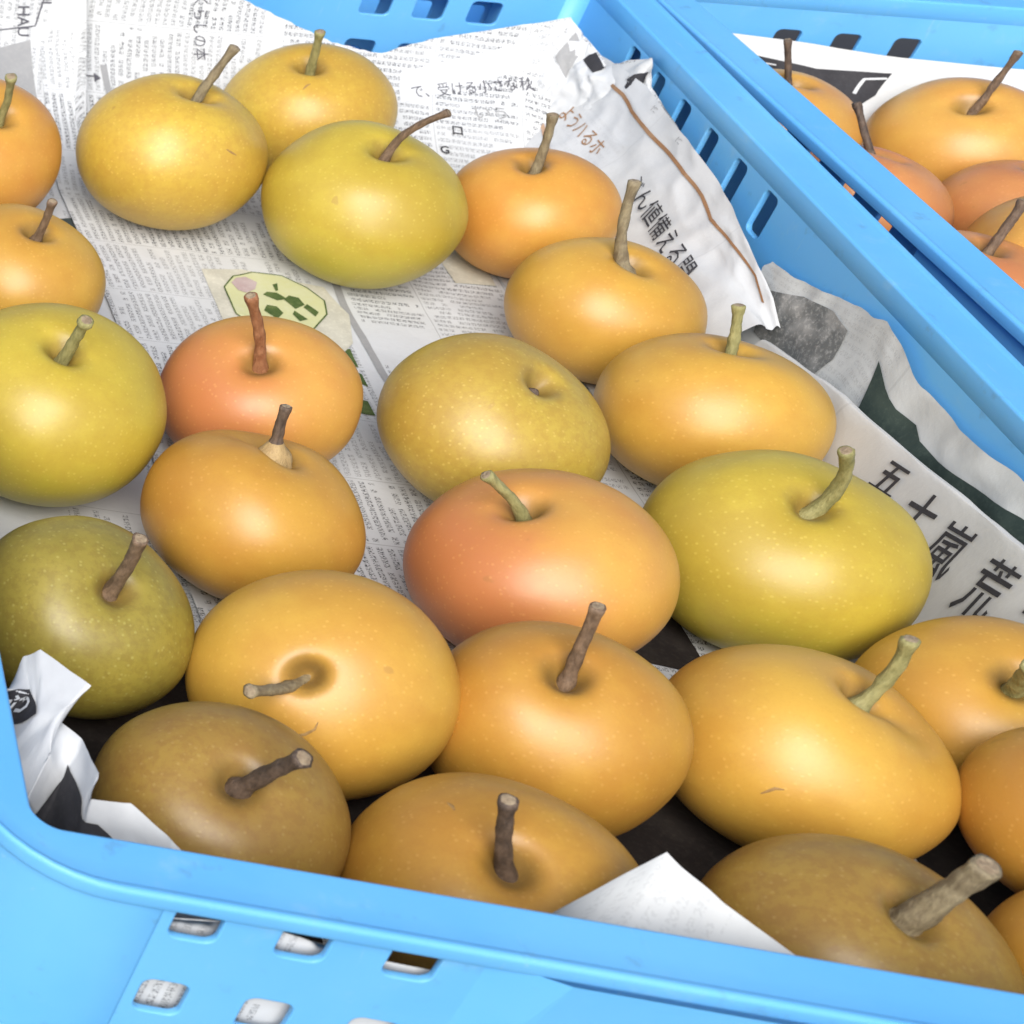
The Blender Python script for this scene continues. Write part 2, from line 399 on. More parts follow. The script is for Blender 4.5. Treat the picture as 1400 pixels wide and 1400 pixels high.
        for zz in (-CD, -0.0052): V += [(x, y, zz) for x, y in plan]
        for k in range(n - 1): F.append((k, k + n, k + 1 + n, k + 1))
        if front:      # a narrow ledge closes the post under the rim
            cx_, cy_ = bx - sx * (rr - po), by - sy * (ry - qo); m0 = len(V)
            V += [(x, y, -0.0062) for x, y in plan] + [(cx_ + (x - cx_) * 0.74, cy_ + (y - cy_) * 0.74, -0.0062) for x, y in plan]
            for k in range(m0 + n, m0 + 2 * n):      # never inside the opening
                x, y, z = V[k]; V[k] = (min(x, -0.0022) if sx < 0 and y > -0.010 else max(x, CW + 0.0022) if sx > 0 and y > -0.010 else x, y, z)
            for k in range(n - 1): F.append((m0 + k, m0 + k + 1, m0 + n + k + 1, m0 + n + k))
        o = mesh_obj('corner_post', V, F, PLASTIC, root)
    # proud grip panels in the middle of each outer wall, with sloping flanks
    def panel(w, loc, rz, dp=0.0165, sl=0.022, grow=0.0, dpb=None):
        V = []
        for z, g, d in ((-CD, grow, dp if dpb is None else dpb), (-0.0054, 0.0, dp)):
            for a, b in ((-w / 2 - sl, WT - 0.0005), (-w / 2 - g, d), (w / 2 + g, d), (w / 2 + sl, WT - 0.0005)): V.append((a, -b, z))
        F = [(k, k + 1, k + 5, k + 4) for k in range(3)]
        o = mesh_obj('grip_panel', V, F, PLASTIC, root, smooth=False); o.location = loc; o.rotation_euler = (0, 0, rz)
    panel(0.142, (CW / 2, -FO, 0), 0, dp=0.0085, sl=0.024, grow=0.012, dpb=0.0036); panel(0.085, (CW / 2, CL, 0), R(180))
    panel(0.20, (CW, CL / 2, 0), R(90)); panel(0.20, (0, CL / 2, 0), R(-90))
    # base plate
    rg = [(x, y if y > 0.3 else y - FO) for x, y in ring(WT - 0.0002, 6)]; n = len(rg); zt, zb = -CD + 0.0025, -CD - 0.004
    V = [(x, y, zt) for x, y in rg] + [(x, y, zb) for x, y in rg]
    F = [tuple(range(n)), tuple(range(2 * n - 1, n - 1, -1))] + [(k, k + n, (k + 1) % n + n, (k + 1) % n) for k in range(n)]
    mesh_obj('base', V, F, PLASTIC, root, smooth=False)
    return root

def copy_tree(o, parent=None):
    c = o.copy(); COL.objects.link(c); c.parent = parent
    if parent: c.matrix_parent_inverse = o.matrix_parent_inverse.copy()
    for ch in list(o.children): copy_tree(ch, c)
    return c

crate = make_crate()
tag(crate, 'sky blue slotted plastic crate in the foreground holding yellow and olive pears on newspaper', 'crate', 'blue fruit crates')
crate_c = copy_tree(crate); crate_c.location = (0.010, CL + 0.058, 0.0)
tag(crate_c, 'sky blue crate standing behind, glimpsed only through the slots of the near crate', 'crate', 'blue fruit crates')
crate_b = copy_tree(crate)
B_ROT, B_LOC = R(2.3), Vector((0.5365, -0.003, 0.0))
crate_b.location = B_LOC; crate_b.rotation_euler = (0, 0, B_ROT)
tag(crate_b, 'sky blue plastic crate behind at the upper right holding orange pears', 'crate', 'blue fruit crates')

# ------------------------------------------------------------------ newspaper sheets
def crumple(u, v, amp, fr, seed):
    p = Vector((u * fr, v * fr, seed))
    a = abs(noise.noise(p)) * 1.4 - 0.35
    b = abs(noise.noise(p * 2.3 + Vector((3.1, 1.7, 0)))) * 0.7 - 0.18
    return amp * (a + b)

class Sheet:
    """A sheet of paper: f(u, v) in metres along the sheet gives its smooth shape; creases are added along the normal."""
    def __init__(s, name, f, u0, u1, v0, v1, nu, nv, mat, amp=0.001, fr=22.0, seed=0.0, ragged=0.0, sharp=True, edge=None):
        s.f, s.amp, s.fr, s.seed, s.edge = f, amp, fr, seed, edge
        s.v0 = v0 if callable(v0) else (lambda u: v0)
        s.v1 = v1 if callable(v1) else (lambda u: v1)
        s.u0, s.u1 = u0, u1
        V, UV, F = [], [], []
        for i in range(nu + 1):
            for j in range(nv + 1):
                t = j / nv; uu = lerp(u0, u1, i / nu)
                if ragged:
                    e = ragged * noise.noise(Vector((t * 9, seed, 2))) * (1 - min(i, nu - i) / nu * 2) 
                    uu += e
                a, b = s.v0(uu), s.v1(uu)
                if ragged: b += ragged * 0.7 * noise.noise(Vector((uu * 60, seed, 5))) ; 
                v = lerp(a, b, t); V.append(s.pt(uu, v)); UV.append((uu, v))
        for i in range(nu):
            for j in range(nv):
                k = i * (nv + 1) + j; F.append((k, k + nv + 1, k + nv + 2, k + 1))
        s.ob = mesh_obj(name, V, F, mat)
        ul = s.ob.data.uv_layers.new(name='UVMap')
        for l in s.ob.data.loops: ul.data[l.index].uv = UV[l.vertex_index]
    def pt(s, u, v, off=0.0):
        h = 1e-3; p = s.f(u, v)
        n = (s.f(u + h, v) - s.f(u - h, v)).cross(s.f(u, v + h) - s.f(u, v - h))
        n = n.normalized() if n.length > 1e-12 else Vector((0, 0, 1))
        return p + n * (crumple(u, v, s.amp, s.fr, s.seed) + off * s.face)
    face = 1.0
    def vz(s, u, z):
        a, b = s.v0(u) - 0.02, s.v1(u) + 0.02
        for _ in range(40):
            m = (a + b) / 2
            if s.f(u, m).z < z: a = m
            else: b = m
        return (a + b) / 2
    def decal(s, name, poly, mat, off=0.0006, grid=0.006, parent=None):
        """Flat print following the sheet: a polygon in the sheet's metres, triangulated finely."""
        pts = [Vector(p) for p in poly]; n = len(pts); out = []
        for a, b in zip(pts, pts[1:] + pts[:1]):
            k = max(1, int((b - a).length / grid))
            out += [a + (b - a) * i / k for i in range(k)]
        m = len(out); mn = [min(p[i] for p in out) for i in (0, 1)]; mx = [max(p[i] for p in out) for i in (0, 1)]
        inner = []
        def inside(p):
            c = False
            for a, b in zip(pts, pts[1:] + pts[:1]):
                if (a.y > p.y) != (b.y > p.y) and p.x < (b.x - a.x) * (p.y - a.y) / (b.y - a.y) + a.x: c = not c
            return c
        x = mn[0] + grid / 2
        while x < mx[0]:
            y = mn[1] + grid / 2
            while y < mx[1]:
                p = Vector((x, y))
                if inside(p) and min((p - q).length for q in out) > grid * 0.45: inner.append(p)
                y += grid
            x += grid
        vs, es, fs, *_ = delaunay_2d_cdt(out + inner, [], [list(range(m))], 1, 1e-6)
        return mesh_obj(name, [s.pt(p.x, p.y, off) for p in vs], [tuple(f) for f in fs], mat, parent or s.ob)
    def text(s, name, body, origin, right, size, mat, off=0.0006, up=None, bold=0.0, spacing=1.0, parent=None, aspect=1.0):
        cu = bpy.data.curves.new('lettering', 'FONT'); cu.body = body; cu.size = 1.0; cu.resolution_u = 2; cu.space_character = spacing
        cu.offset = bold; cu.align_x = 'LEFT'
        tmp = bpy.data.objects.new('lettering', cu); COL.objects.link(tmp)
        me = bpy.data.meshes.new_from_object(tmp.evaluated_get(bpy.context.evaluated_depsgraph_get()))
        bpy.data.objects.remove(tmp); bpy.data.curves.remove(cu)
        rv = Vector(right).normalized(); uv_ = Vector(up).normalized() if up else Vector((-rv.y, rv.x))
        o = Vector(origin)
        vs = []
        for v in me.vertices:
            q = o + rv * (v.co.x * size * aspect) + uv_ * (v.co.y * size); vs.append(s.pt(q.x, q.y, off))
        fs = [tuple(p.vertices) for p in me.polygons]; bpy.data.meshes.remove(me)
        return mesh_obj(name, vs, fs, mat, parent or s.ob, smooth=False)
    def line(s, name, pts, w, mat, off=0.0006):
        pts = [Vector(p) for p in pts]; V, F = [], []
        dense = []
        for a, b in zip(pts, pts[1:]):
            k = max(1, int((b - a).length / 0.004)); dense += [a + (b - a) * i / k for i in range(k)]
        dense.append(pts[-1])
        for i, p in enumerate(dense):
            d = dense[min(i + 1, len(dense) - 1)] - dense[max(i - 1, 0)]; d.normalize(); n = Vector((-d.y, d.x)) * w / 2
            for q in (p + n, p - n): V.append(s.pt(q.x, q.y, off))
        for i in range(len(dense) - 1): F.append((2 * i, 2 * i + 2, 2 * i + 3, 2 * i + 1))
        return mesh_obj(name, V, F, mat, s.ob)

ZF = -0.1005
NEWS = 'newspaper sheets lining the crates'

# --- liner underneath: floor, left wall, front wall
def f_liner(u, v):
    x, y, z = u, v, ZF - 0.0022
    du, dv = max(0.012 - u, 0), max(0.016 - v, 0)
    if u < 0.012: x = 0.012 - min(du, 0.008) * 1.0 + 0; z += max(du - 0.004, 0)
    if v < 0.016: y = 0.016 - min(dv, 0.0285) * 1.0; z += max(dv - 0.014, 0)
    z = min(z, -0.0155 - 0.0075 * abs(math.sin(u * 31 + 0.9)) if (v < 0.016 and u > 0.03) else -0.022)
    # the back: rises like the sheet above it
    if v > 0.665:
        p = BACK(v); y, z = p.y - 0.004, max(z, p.z - 0.004)
    return Vector((x, y, z))
_bk = [Vector((0, y, z)) for y, z in ((0.60, ZF), (0.655, ZF + 0.001), (0.702, ZF + 0.012), (0.742, -0.066), (0.767, -0.039), (0.780, -0.008), (0.784, 0.025))]
_arc = [0.60]
for a, b in zip(_bk, _bk[1:]): _arc.append(_arc[-1] + (b - a).length)
def BACK(v):
    if v <= 0.60: return Vector((0, v, ZF))
    for k in range(len(_arc) - 1):
        if v <= _arc[k + 1] or k == len(_arc) - 2: return catmull(_bk, k + (v - _arc[k]) / (_arc[k + 1] - _arc[k]))
liner = Sheet('newspaper', f_liner, -0.072, 0.44, -0.098, lambda u: 0.815 if u < 0.15 else 0.69, 84, 130, M_LEFT, amp=0.0009, fr=20, seed=3.3)
tag(liner.ob, 'newspaper sheet lining the left side, with a grey block and capital letters', 'newspaper', NEWS)
vb = lambda z: next(v for v in [0.66 + 0.001 * k for k in range(200)] if BACK(v).z > z)
liner.decal('printed_block', [(0.092, vb(-0.079)), (0.1255, vb(-0.080)), (0.119, vb(-0.052)), (0.092, vb(-0.060))], INK_GREY)
liner.text('lettering', 'HAU', (0.1085, vb(-0.034)), (0.10, -1), 0.0105, INK_TEXT, bold=0.01)
liner.text('lettering', 'HAUL', (0.1205, vb(-0.012)), (0.10, -1), 0.0095, INK_TEXT, bold=0.01)
liner.line('rule_line', [(0.092, vb(-0.050)), (0.121, vb(-0.045)), (0.127, vb(-0.010))], 0.0009, INK_TEXT)
liner.decal('printed_block', [(0.100, 0.50), (0.136, 0.515), (0.134, 0.60), (0.095, 0.585)], INK_DARK)
liner.decal('printed_block', [(0.096, 0.43), (0.137, 0.425), (0.137, 0.47), (0.10, 0.47)], ink_material('navy_ink', (0.05, 0.08, 0.20), 0.3))
liner.decal('picture_or_shade', [(0.013, 0.02), (0.142, 0.02), (0.142, 0.205), (0.013, 0.20)], PAINTED_SHADE, grid=0.012)  # shade at the front left, painted on the liner
liner.decal('picture_or_shade', [(0.03, 0.225), (0.115, 0.235), (0.12, 0.27), (0.03, 0.262)], INK_DARK)

# --- main sheet on the floor, running up the back
def f_floor(u, v):
    p = BACK(v)
    z = p.z + 0.020 * smooth(0.385, 0.455, u) ** 2 * (1 - smooth(0.65, 0.72, v)) - 0.0012 * smooth(0.36, 0.40, u)
    return Vector((u, p.y - 0.10 * smooth(0.41, 0.52, u) * smooth(0.66, 0.76, v), z + 0.0005))
ztop = table([(0.12, 0.002), (0.20, -0.012), (0.243, -0.023), (0.278, -0.035), (0.303, -0.043), (0.332, -0.047), (0.350, -0.040), (0.38, -0.031), (0.403, -0.025), (0.445, -0.014)])
left_edge = lambda v: 0.1345 + 0.004 * math.sin(v * 17) - 0.012 * smooth(0.68, 0.79, v)
floor = Sheet('newspaper', lambda a, v: f_floor(a + (left_edge(v) - 0.1345) * (1 - smooth(0.135, 0.26, a)), v), 0.1345, 0.432, 0.016, lambda u: vb(ztop(u)), 90, 190, M_FLOOR, amp=0.0013, fr=19, seed=1.7)
tag(floor.ob, 'newspaper sheet on the floor under the pears, printed with a green leaf picture', 'newspaper', NEWS)
pic = floor.decal('picture_or_shade', [(0.197, 0.553), (0.22, 0.558), (0.262, 0.548), (0.268, 0.520), (0.262, 0.490), (0.244, 0.464), (0.195, 0.490)], INK_PALE)
octg = floor.decal('picture_or_shade', [(0.205, 0.535), (0.213, 0.548), (0.225, 0.555), (0.241, 0.555), (0.252, 0.545), (0.258, 0.532), (0.255, 0.516), (0.244, 0.499), (0.224, 0.492), (0.21, 0.496), (0.204, 0.506)], INK_LIME, off=0.0010)
oo = [(0.205, 0.535), (0.213, 0.548), (0.225, 0.555), (0.241, 0.555), (0.252, 0.545), (0.258, 0.532), (0.255, 0.516), (0.244, 0.499), (0.224, 0.492), (0.21, 0.496), (0.204, 0.506), (0.205, 0.535)]
floor.line('rule_line', oo, 0.0008, INK_LEAF, off=0.0013)
LEAVES = [[(0.225, 0.531), (0.228, 0.5345), (0.233, 0.534), (0.237, 0.528), (0.231, 0.525)], [(0.235, 0.527), (0.239, 0.532), (0.244, 0.531), (0.2455, 0.524), (0.239, 0.518)],
          [(0.221, 0.513), (0.224, 0.519), (0.229, 0.518), (0.231, 0.512), (0.226, 0.505)], [(0.244, 0.521), (0.247, 0.525), (0.251, 0.517), (0.248, 0.512)],
          [(0.233, 0.543), (0.236, 0.545), (0.2345, 0.537), (0.233, 0.536)], [(0.236, 0.512), (0.238, 0.516), (0.243, 0.508), (0.238, 0.505)]]
for L_ in LEAVES: floor.decal('printed_leaf', L_, INK_LEAF, off=0.0014, grid=0.003)
floor.decal('printed_leaf', [(0.210, 0.540), (0.214, 0.546), (0.220, 0.549), (0.225, 0.544), (0.222, 0.536), (0.216, 0.531), (0.212, 0.533)], INK_PINK, off=0.0014, grid=0.003)
for L_ in ([(0.251, 0.481), (0.259, 0.484), (0.259, 0.467), (0.253, 0.468)], [(0.254, 0.465), (0.259, 0.461), (0.259, 0.449), (0.253, 0.455)], [(0.249, 0.436), (0.255, 0.435), (0.255, 0.422), (0.248, 0.422)]):
    floor.decal('picture_or_shade', L_, INK_LEAF, grid=0.003)
floor.line('rule_line', [(0.272, 0.60), (0.268, 0.52), (0.272, 0.43), (0.262, 0.36)], 0.0042, INK_GREY, off=0.0004)
floor.decal('printed_block', [(0.338, vb(-0.099) - 0.09), (0.36, vb(-0.099) - 0.088), (0.362, vb(-0.099) - 0.03), (0.336, vb(-0.099) - 0.028)], INK_PALE)
fz = lambda x, z: (x, floor.vz(x, z))
floor.line('rule_line', [fz(0.1545, -0.070), fz(0.1655, -0.070)], 0.0010, INK_TEXT)
floor.decal('arrow_head', [fz(0.1655, -0.0685), fz(0.1695, -0.0705), fz(0.1655, -0.0725)], INK_TEXT, grid=0.003)
floor.line('rule_line', [fz(0.1545, -0.070), fz(0.1565, -0.080), fz(0.159, -0.086)], 0.0011, INK_TEXT)
floor.decal('printed_block', [fz(0.158, -0.0855), fz(0.168, -0.0855), fz(0.1685, -0.093), fz(0.161, -0.093)], INK_DARK, grid=0.003)
floor.decal('printed_block', [fz(0.151, -0.086), fz(0.1555, -0.086), fz(0.157, -0.0925), fz(0.153, -0.0925)], INK_GREY, grid=0.003)
floor.decal('printed_block', [fz(0.1695, -0.0645), fz(0.1735, -0.0645), fz(0.1755, -0.078), fz(0.172, -0.079)], INK_GREY, grid=0.003)
floor.decal('picture_or_shade', [(0.140, 0.02), (0.425, 0.02), (0.425, 0.185), (0.140, 0.19)], PAINTED_SHADE, grid=0.012)  # front wall's shade between the pears, painted on the sheet
floor.decal('picture_or_shade', [(0.262, 0.26), (0.345, 0.25), (0.345, 0.33), (0.268, 0.345)], PAINTED_SHADE, grid=0.012)  # painted shade in the gap among the middle pears
floor.text('lettering', '口', fz(0.374, -0.0785), (1, 0), 0.0075, INK_BLACK, bold=0.02)
floor.text('lettering', 'G', fz(0.366, -0.0855), (1, 0), 0.0078, INK_BLACK, bold=0.02)
floor.text('lettering', 'いう', fz(0.388, -0.072), (1, 0.1), 0.011, INK_GREY)
floor.decal('unprinted_patch', [fz(0.345, -0.0685), fz(0.442, -0.0385), fz(0.442, -0.022), fz(0.345, -0.0545)], INK_WHITE, off=0.0004)
floor.text('headline', 'で、受ける小さな秋', fz(0.352, -0.0655), (1, 0.22), 0.0095, INK_TEXT, aspect=0.85)
floor.text('headline', 'くらしの本', fz(0.2185, -0.022), (0.12, -1), 0.0090, INK_TEXT)

# --- sheet against the right wall, with the brown line
_cols3 = [0.765, 0.72, 0.68, 0.64, 0.60, 0.56, 0.53, 0.50, 0.476]
_zt3 = table([(0.478, -0.058), (0.500, -0.046), (0.533, -0.037), (0.567, -0.029), (0.60, -0.025), (0.63, -0.022), (0.691, -0.019), (0.72, -0.022), (0.765, -0.030)])
def wallprofile(y, t, zt, x0=0.365, xw=0.449, zb=ZF + 0.001, lean=0.0):
    P = [Vector((x0, y, zb)), Vector((x0 + 0.030, y, zb + 0.0035)), Vector((x0 + 0.053, y, zb + 0.020)), Vector((xw - 0.013 + lean, y, -0.056)), Vector((xw - 0.005 + lean * 0.5, y, lerp(-0.056, zt, 0.5))), Vector((xw, y, zt))]
    return catmull(P, t * 5)
def f_wall(u, v):
    return wallprofile(u, v / 0.125, _zt3(u))
wall = Sheet('newspaper', f_wall, 0.484, 0.768, 0.0, 0.125, 110, 64, M_WALL, amp=0.0027, fr=21, seed=5.1, ragged=0.002)
wall.face = -1.0
tag(wall.ob, 'white newspaper sheet with a brown line and bold black headline along the right wall', 'newspaper', NEWS)
wz = lambda y, z: (y, wall.vz(y, z))
wall.line('rule_line', [wz(y, z - 0.001) for y, z in ((0.752, -0.040), (0.741, -0.035), (0.725, -0.032), (0.701, -0.030), (0.684, -0.032), (0.658, -0.033), (0.624, -0.033), (0.588, -0.035), (0.569, -0.039), (0.544, -0.040), (0.517, -0.043), (0.500, -0.0485))], 0.0030, INK_BROWN)
x_ = wz(0.632, -0.058)
wall.text('headline', 'ぶん値備える問', x_, (-1, -0.10), 0.0150, INK_BLACK, up=(0.35, 1), bold=0.004, aspect=0.92, off=0.0024)
wall.text('headline', 'ようハるホ', wz(0.732, -0.062), (-1, 0.02), 0.0115, INK_BROWN, up=(0.2, 1))
for y, z in ((0.71, -0.022), (0.672, -0.022), (0.637, -0.024), (0.60, -0.024)): wall.text('lettering', 'に', wz(y, z), (-1, 0), 0.006, INK_GREY)
wall.text('headline', 'しく', wz(0.52, -0.071), (-1, -0.1), 0.014, INK_BLACK, bold=0.02)
wall.decal('printed_block', [wz(0.566, -0.088), wz(0.550, -0.088), wz(0.549, -0.072), wz(0.563, -0.070)], INK_GREY, grid=0.004)
wall.line('rule_line', [wz(0.745, -0.068), wz(0.70, -0.075), wz(0.66, -0.080)], 0.0018, INK_TAN)
wall.decal('picture_or_shade', [wz(0.755, -0.062), wz(0.742, -0.060), wz(0.737, -0.069), wz(0.75, -0.074)], INK_TAN, grid=0.004)

# --- sheet behind it on the right wall: grey ink and a dark leaf shape
_zt4 = table([(0.18, -0.010), (0.25, -0.012), (0.314, -0.016), (0.347, -0.021), (0.366, -0.022), (0.389, -0.021), (0.41, -0.016), (0.428, -0.0115), (0.46, -0.021), (0.489, -0.030), (0.52, -0.036)])
def f_back4(u, v):
    zt = _zt4(u); t = v / 0.085
    P = [Vector((0.442, u, -0.098)), Vector((0.449, u, -0.075)), Vector((0.4515, u, lerp(-0.075, zt, 0.5))), Vector((0.4535 + 0.001 * math.sin(u * 70), u, zt))]
    return catmull(P, t * 3)
inkw = Sheet('newspaper', f_back4, 0.16, 0.522, 0.0, 0.085, 120, 36, M_INKWALL, amp=0.0022, fr=24, seed=9.4, ragged=0.0045)
inkw.face = -1.0
tag(inkw.ob, 'torn newspaper sheet with grey ink and a dark leaf shape, upright along the right wall', 'newspaper', NEWS)
iz = lambda y, z: (y, inkw.vz(y, z))
LEAF = [(0.418, -0.028), (0.404, -0.0345), (0.392, -0.038), (0.378, -0.0365), (0.369, -0.0395), (0.352, -0.0385), (0.334, -0.0355), (0.316, -0.032), (0.300, -0.028), (0.28, -0.025), (0.24, -0.024), (0.24, -0.042), (0.30, -0.045), (0.32, -0.049), (0.35, -0.060), (0.38, -0.066), (0.398, -0.060), (0.409, -0.053), (0.412, -0.042)]
inkw.decal('printed_leaf', [iz(*p) for p in LEAF], INK_GREEN)
inkw.decal('picture_or_shade', [iz(*p) for p in ((0.512, -0.048), (0.487, -0.036), (0.463, -0.029), (0.447, -0.030), (0.443, -0.045), (0.448, -0.062), (0.471, -0.068), (0.50, -0.068))], INK_MOTTLE)

# --- folded strip standing in front, with large characters
_zr = table([(0.14, -0.012), (0.20, -0.017), (0.276, -0.0265), (0.326, -0.0335), (0.381, -0.041), (0.424, -0.047), (0.471, -0.057), (0.49, -0.062)])
def f_strip(u, v):
    zr = _zr(u); t = v / 0.11
    P = [Vector((0.372, u, ZF + 0.003)), Vector((0.408, u, ZF + 0.0065)), Vector((0.4275, u, -0.082)), Vector((0.4345, u, lerp(-0.082, zr, 0.55))), Vector((0.4385, u, zr - 0.003)), Vector((0.4405, u, zr)), Vector((0.4435, u, zr - 0.003)), Vector((0.4455, u, zr - 0.020))]
    return catmull(P, t * 7)
strip = Sheet('newspaper', f_strip, 0.12, 0.478, 0.0, 0.11, 90, 42, M_STRIP, amp=0.0012, fr=15, seed=2.2)
strip.face = -1.0
tag(strip.ob, 'folded newspaper strip printed with large Japanese characters, beside the right pears', 'newspaper', NEWS)
strip.decal('picture_or_shade', [(0.122, 0.002), (0.190, 0.002), (0.190, 0.040), (0.122, 0.052)], PAINTED_SHADE, grid=0.006)  # shade at the strip's near foot, painted as a dark patch
def sz(y, z):
    a, b = 0.0, 0.11 * 5 / 7
    for _ in range(40):
        m = (a + b) / 2
        if strip.f(y, m).z < z: a = m
        else: b = m
    return (y, (a + b) / 2)
for ch, y, z, s_ in (('五', 0.3560, -0.0585, 0.0165), ('十', 0.3305, -0.0590, 0.0165), ('嵐', 0.3085, -0.0635, 0.0185), ('荒', 0.2785, -0.0610, 0.0190), ('木', 0.250, -0.060, 0.0190)):
    strip.text('lettering', ch, sz(y, z), (-1, 0.13), s_, INK_BLACK, up=(0.13, 1), bold=0.016 if ch in '五十木' else 0.006, off=0.0013)

# --- control-grid sheets (crumpled corners, loose flap)
def grid_sheet(name, G, mat, sub=10, amp=0.001, fr=40, seed=0.0, du=0.02, dv=0.015, lin=0.0):
    G = [[Vector(p) for p in row] for row in G]; nc = len(G) - 1; nr = len(G[0]) - 1
    def f(u, v):
        a, b = u / du, v / dv
        ip = linear if lin else catmull
        return ip([ip(c, b) for c in G], a)
    return Sheet(name, f, 0.0, nc * du, 0.0, nr * dv, nc * sub, nr * sub, mat, amp=amp, fr=fr, seed=seed, ragged=0.0012)

corner = grid_sheet('newspaper', [
    [(.005, .115, -.065), (.005, .098, -.040), (.0075, .085, -.020), (.012, .096, -.027)],
    [(.005, .100, -.065), (.006, .080, -.040), (.0165, .086, -.022), (.0165, .106, -.021)],
    [(.005, .090, -.065), (.007, .066, -.035), (.0175, .075, -.020), (.021, .105, -.015)],
    [(.007, .075, -.065), (.010, .055, -.035), (.0215, .070, -.017), (.0345, .083, -.010)],
    [(.010, .062, -.065), (.013, .045, -.036), (.019, .056, -.022), (.0255, .077, -.024)],
    [(.020, .050, -.070), (.022, .048, -.048), (.026, .055, -.034), (.031, .065, -.020)],
    [(.024, .030, -.070), (.025, .030, -.050), (.028, .038, -.030), (.0305, .041, -.012)],
    [(.028, .022, -.070), (.029, .024, -.050), (.029, .032, -.034), (.0285, .035, -.020)],
    [(.040, .012, -.070), (.040, .014, -.050), (.041, .022, -.030), (.0395, .029, -.012)],
    [(.055, .007, -.070), (.055, .008, -.050), (.055, .011, -.032), (.0515, .018, -.016)],
    [(.085, .006, -.070), (.085, .006, -.055), (.083, .007, -.045), (.072, .009, -.030)]], M_CRUMPLE, sub=10, amp=0.0012, fr=60, seed=7.7, lin=1, du=0.014)
corner.face = 1.0
tag(corner.ob, 'crumpled newspaper with a torn white edge in the front left crate corner', 'newspaper', NEWS)
corner.decal('printed_block', [(0.000, 0.020), (0.014, 0.018), (0.024, 0.024), (0.028, 0.029), (0.016, 0.0325), (0.002, 0.030)], INK_BLACK, grid=0.002)
corner.text('lettering', 'ぶつ', (0.004, 0.0225), (1, 0.1), 0.0085, INK_WHITE, off=0.0012, up=(-0.1, 1), bold=0.02)
corner.decal('picture_or_shade', [(0.064, 0.012), (0.110, 0.012), (0.112, 0.030), (0.103, 0.036), (0.092, 0.034), (0.080, 0.035), (0.070, 0.036)], INK_BLACK, grid=0.003)

backc = grid_sheet('newspaper', [
    [(.392, .768, -.060), (.394, .768, -.048), (.396, .772, -.038), (.398, .778, -.031)],
    [(.408, .766, -.062), (.411, .764, -.048), (.414, .770, -.034), (.416, .777, -.022)],
    [(.420, .755, -.066), (.424, .757, -.048), (.428, .764, -.029), (.434, .772, -.013)],
    [(.428, .742, -.068), (.433, .742, -.050), (.436, .751, -.036), (.444, .764, -.023)],
    [(.434, .722, -.066), (.440, .724, -.048), (.439, .730, -.034), (.449, .738, -.027)],
    [(.438, .705, -.062), (.445, .705, -.045), (.448, .708, -.029), (.4530, .706, -.007)],
    [(.441, .684, -.058), (.447, .682, -.042), (.446, .684, -.031), (.4530, .692, -.020)],
    [(.444, .655, -.052), (.449, .652, -.040), (.451, .650, -.031), (.4530, .650, -.025)]], M_BCORNER, sub=12, amp=0.0024, fr=95, seed=4.4, lin=1)
backc.face = 1.0
backc.decal('printed_block', [(0.0985, 0.034), (0.107, 0.029), (0.112, 0.036), (0.108, 0.043)], INK_BLACK, grid=0.002)
backc.decal('printed_block', [(0.066, 0.036), (0.079, 0.033), (0.082, 0.040), (0.070, 0.0435)], INK_BLACK, grid=0.002)
backc.decal('printed_block', [(0.046, 0.026), (0.060, 0.022), (0.063, 0.038), (0.050, 0.042)], INK_GREY, grid=0.003)
tag(backc.ob, 'crumpled newspaper bunched in the far right corner of the near crate', 'newspaper', NEWS)

flap = grid_sheet('newspaper', [
    [(.150, .009, -.075), (.150, .008, -.050), (.155, .008, -.030), (.168, .012, -.012)],
    [(.190, .007, -.075), (.190, .007, -.050), (.192, .018, -.026), (.2085, .0405, -.0045)],
    [(.214, .007, -.075), (.214, .007, -.050), (.217, .014, -.034), (.2255, .0300, -.0140)],
    [(.240, .006, -.075), (.240, .007, -.050), (.241, .010, -.036), (.2440, .0180, -.0200)],
    [(.262, .006, -.075), (.262, .006, -.052), (.262, .0065, -.038), (.262, .009, -.025)],
    [(.320, .006, -.075), (.320, .006, -.052), (.320, .006, -.040), (.320, .0065, -.030)]], M_FLAP, sub=10, amp=0.0010, fr=34, seed=6.1, lin=1)
tag(flap.ob, 'blank white newspaper flap against the front wall between two golden pears', 'newspaper', NEWS)

# --- sheet in the far crate
def to_b(p): return Matrix.Rotation(B_ROT, 3, 'Z') @ Vector(p) + B_LOC
_zb = table([(0.0, -0.021), (0.03, -0.026), (0.08, -0.029), (0.13, -0.034), (0.20, -0.036), (0.30, -0.034), (0.46, -0.032)])
def f_far(u, v):
    t = v / 0.2
    P = [Vector((u, 0.640, ZF)), Vector((u, 0.69, ZF)), Vector((u, 0.735, ZF + 0.006)), Vector((u, 0.765, -0.072)), Vector((u, 0.790, lerp(-0.072, _zb(u), .5))), Vector((u, 0.804, _zb(u)))]
    return to_b(catmull(P, t * 5))
far = Sheet('newspaper', f_far, 0.006, 0.45, 0.0, 0.2, 70, 40, M_BLANK, amp=0.0008, fr=18, seed=8.8, ragged=0.001)
tag(far.ob, 'newspaper sheet with bold black print on the back wall of the far crate', 'newspaper', NEWS)
def bz(u, z):
    a, b = 0.0, 0.2
    for _ in range(40):
        m = (a + b) / 2
        if far.f(u, m).z < z: a = m
        else: b = m
    return (u, (a + b) / 2)
far.decal('printed_block', [bz(0.020, -0.0335), bz(0.055, -0.0380), bz(0.09, -0.0430), bz(0.134, -0.0430), bz(0.125, -0.0545), bz(0.095, -0.0705), bz(0.06, -0.0665), bz(0.02, -0.0605)], INK_BLACK, grid=0.005)
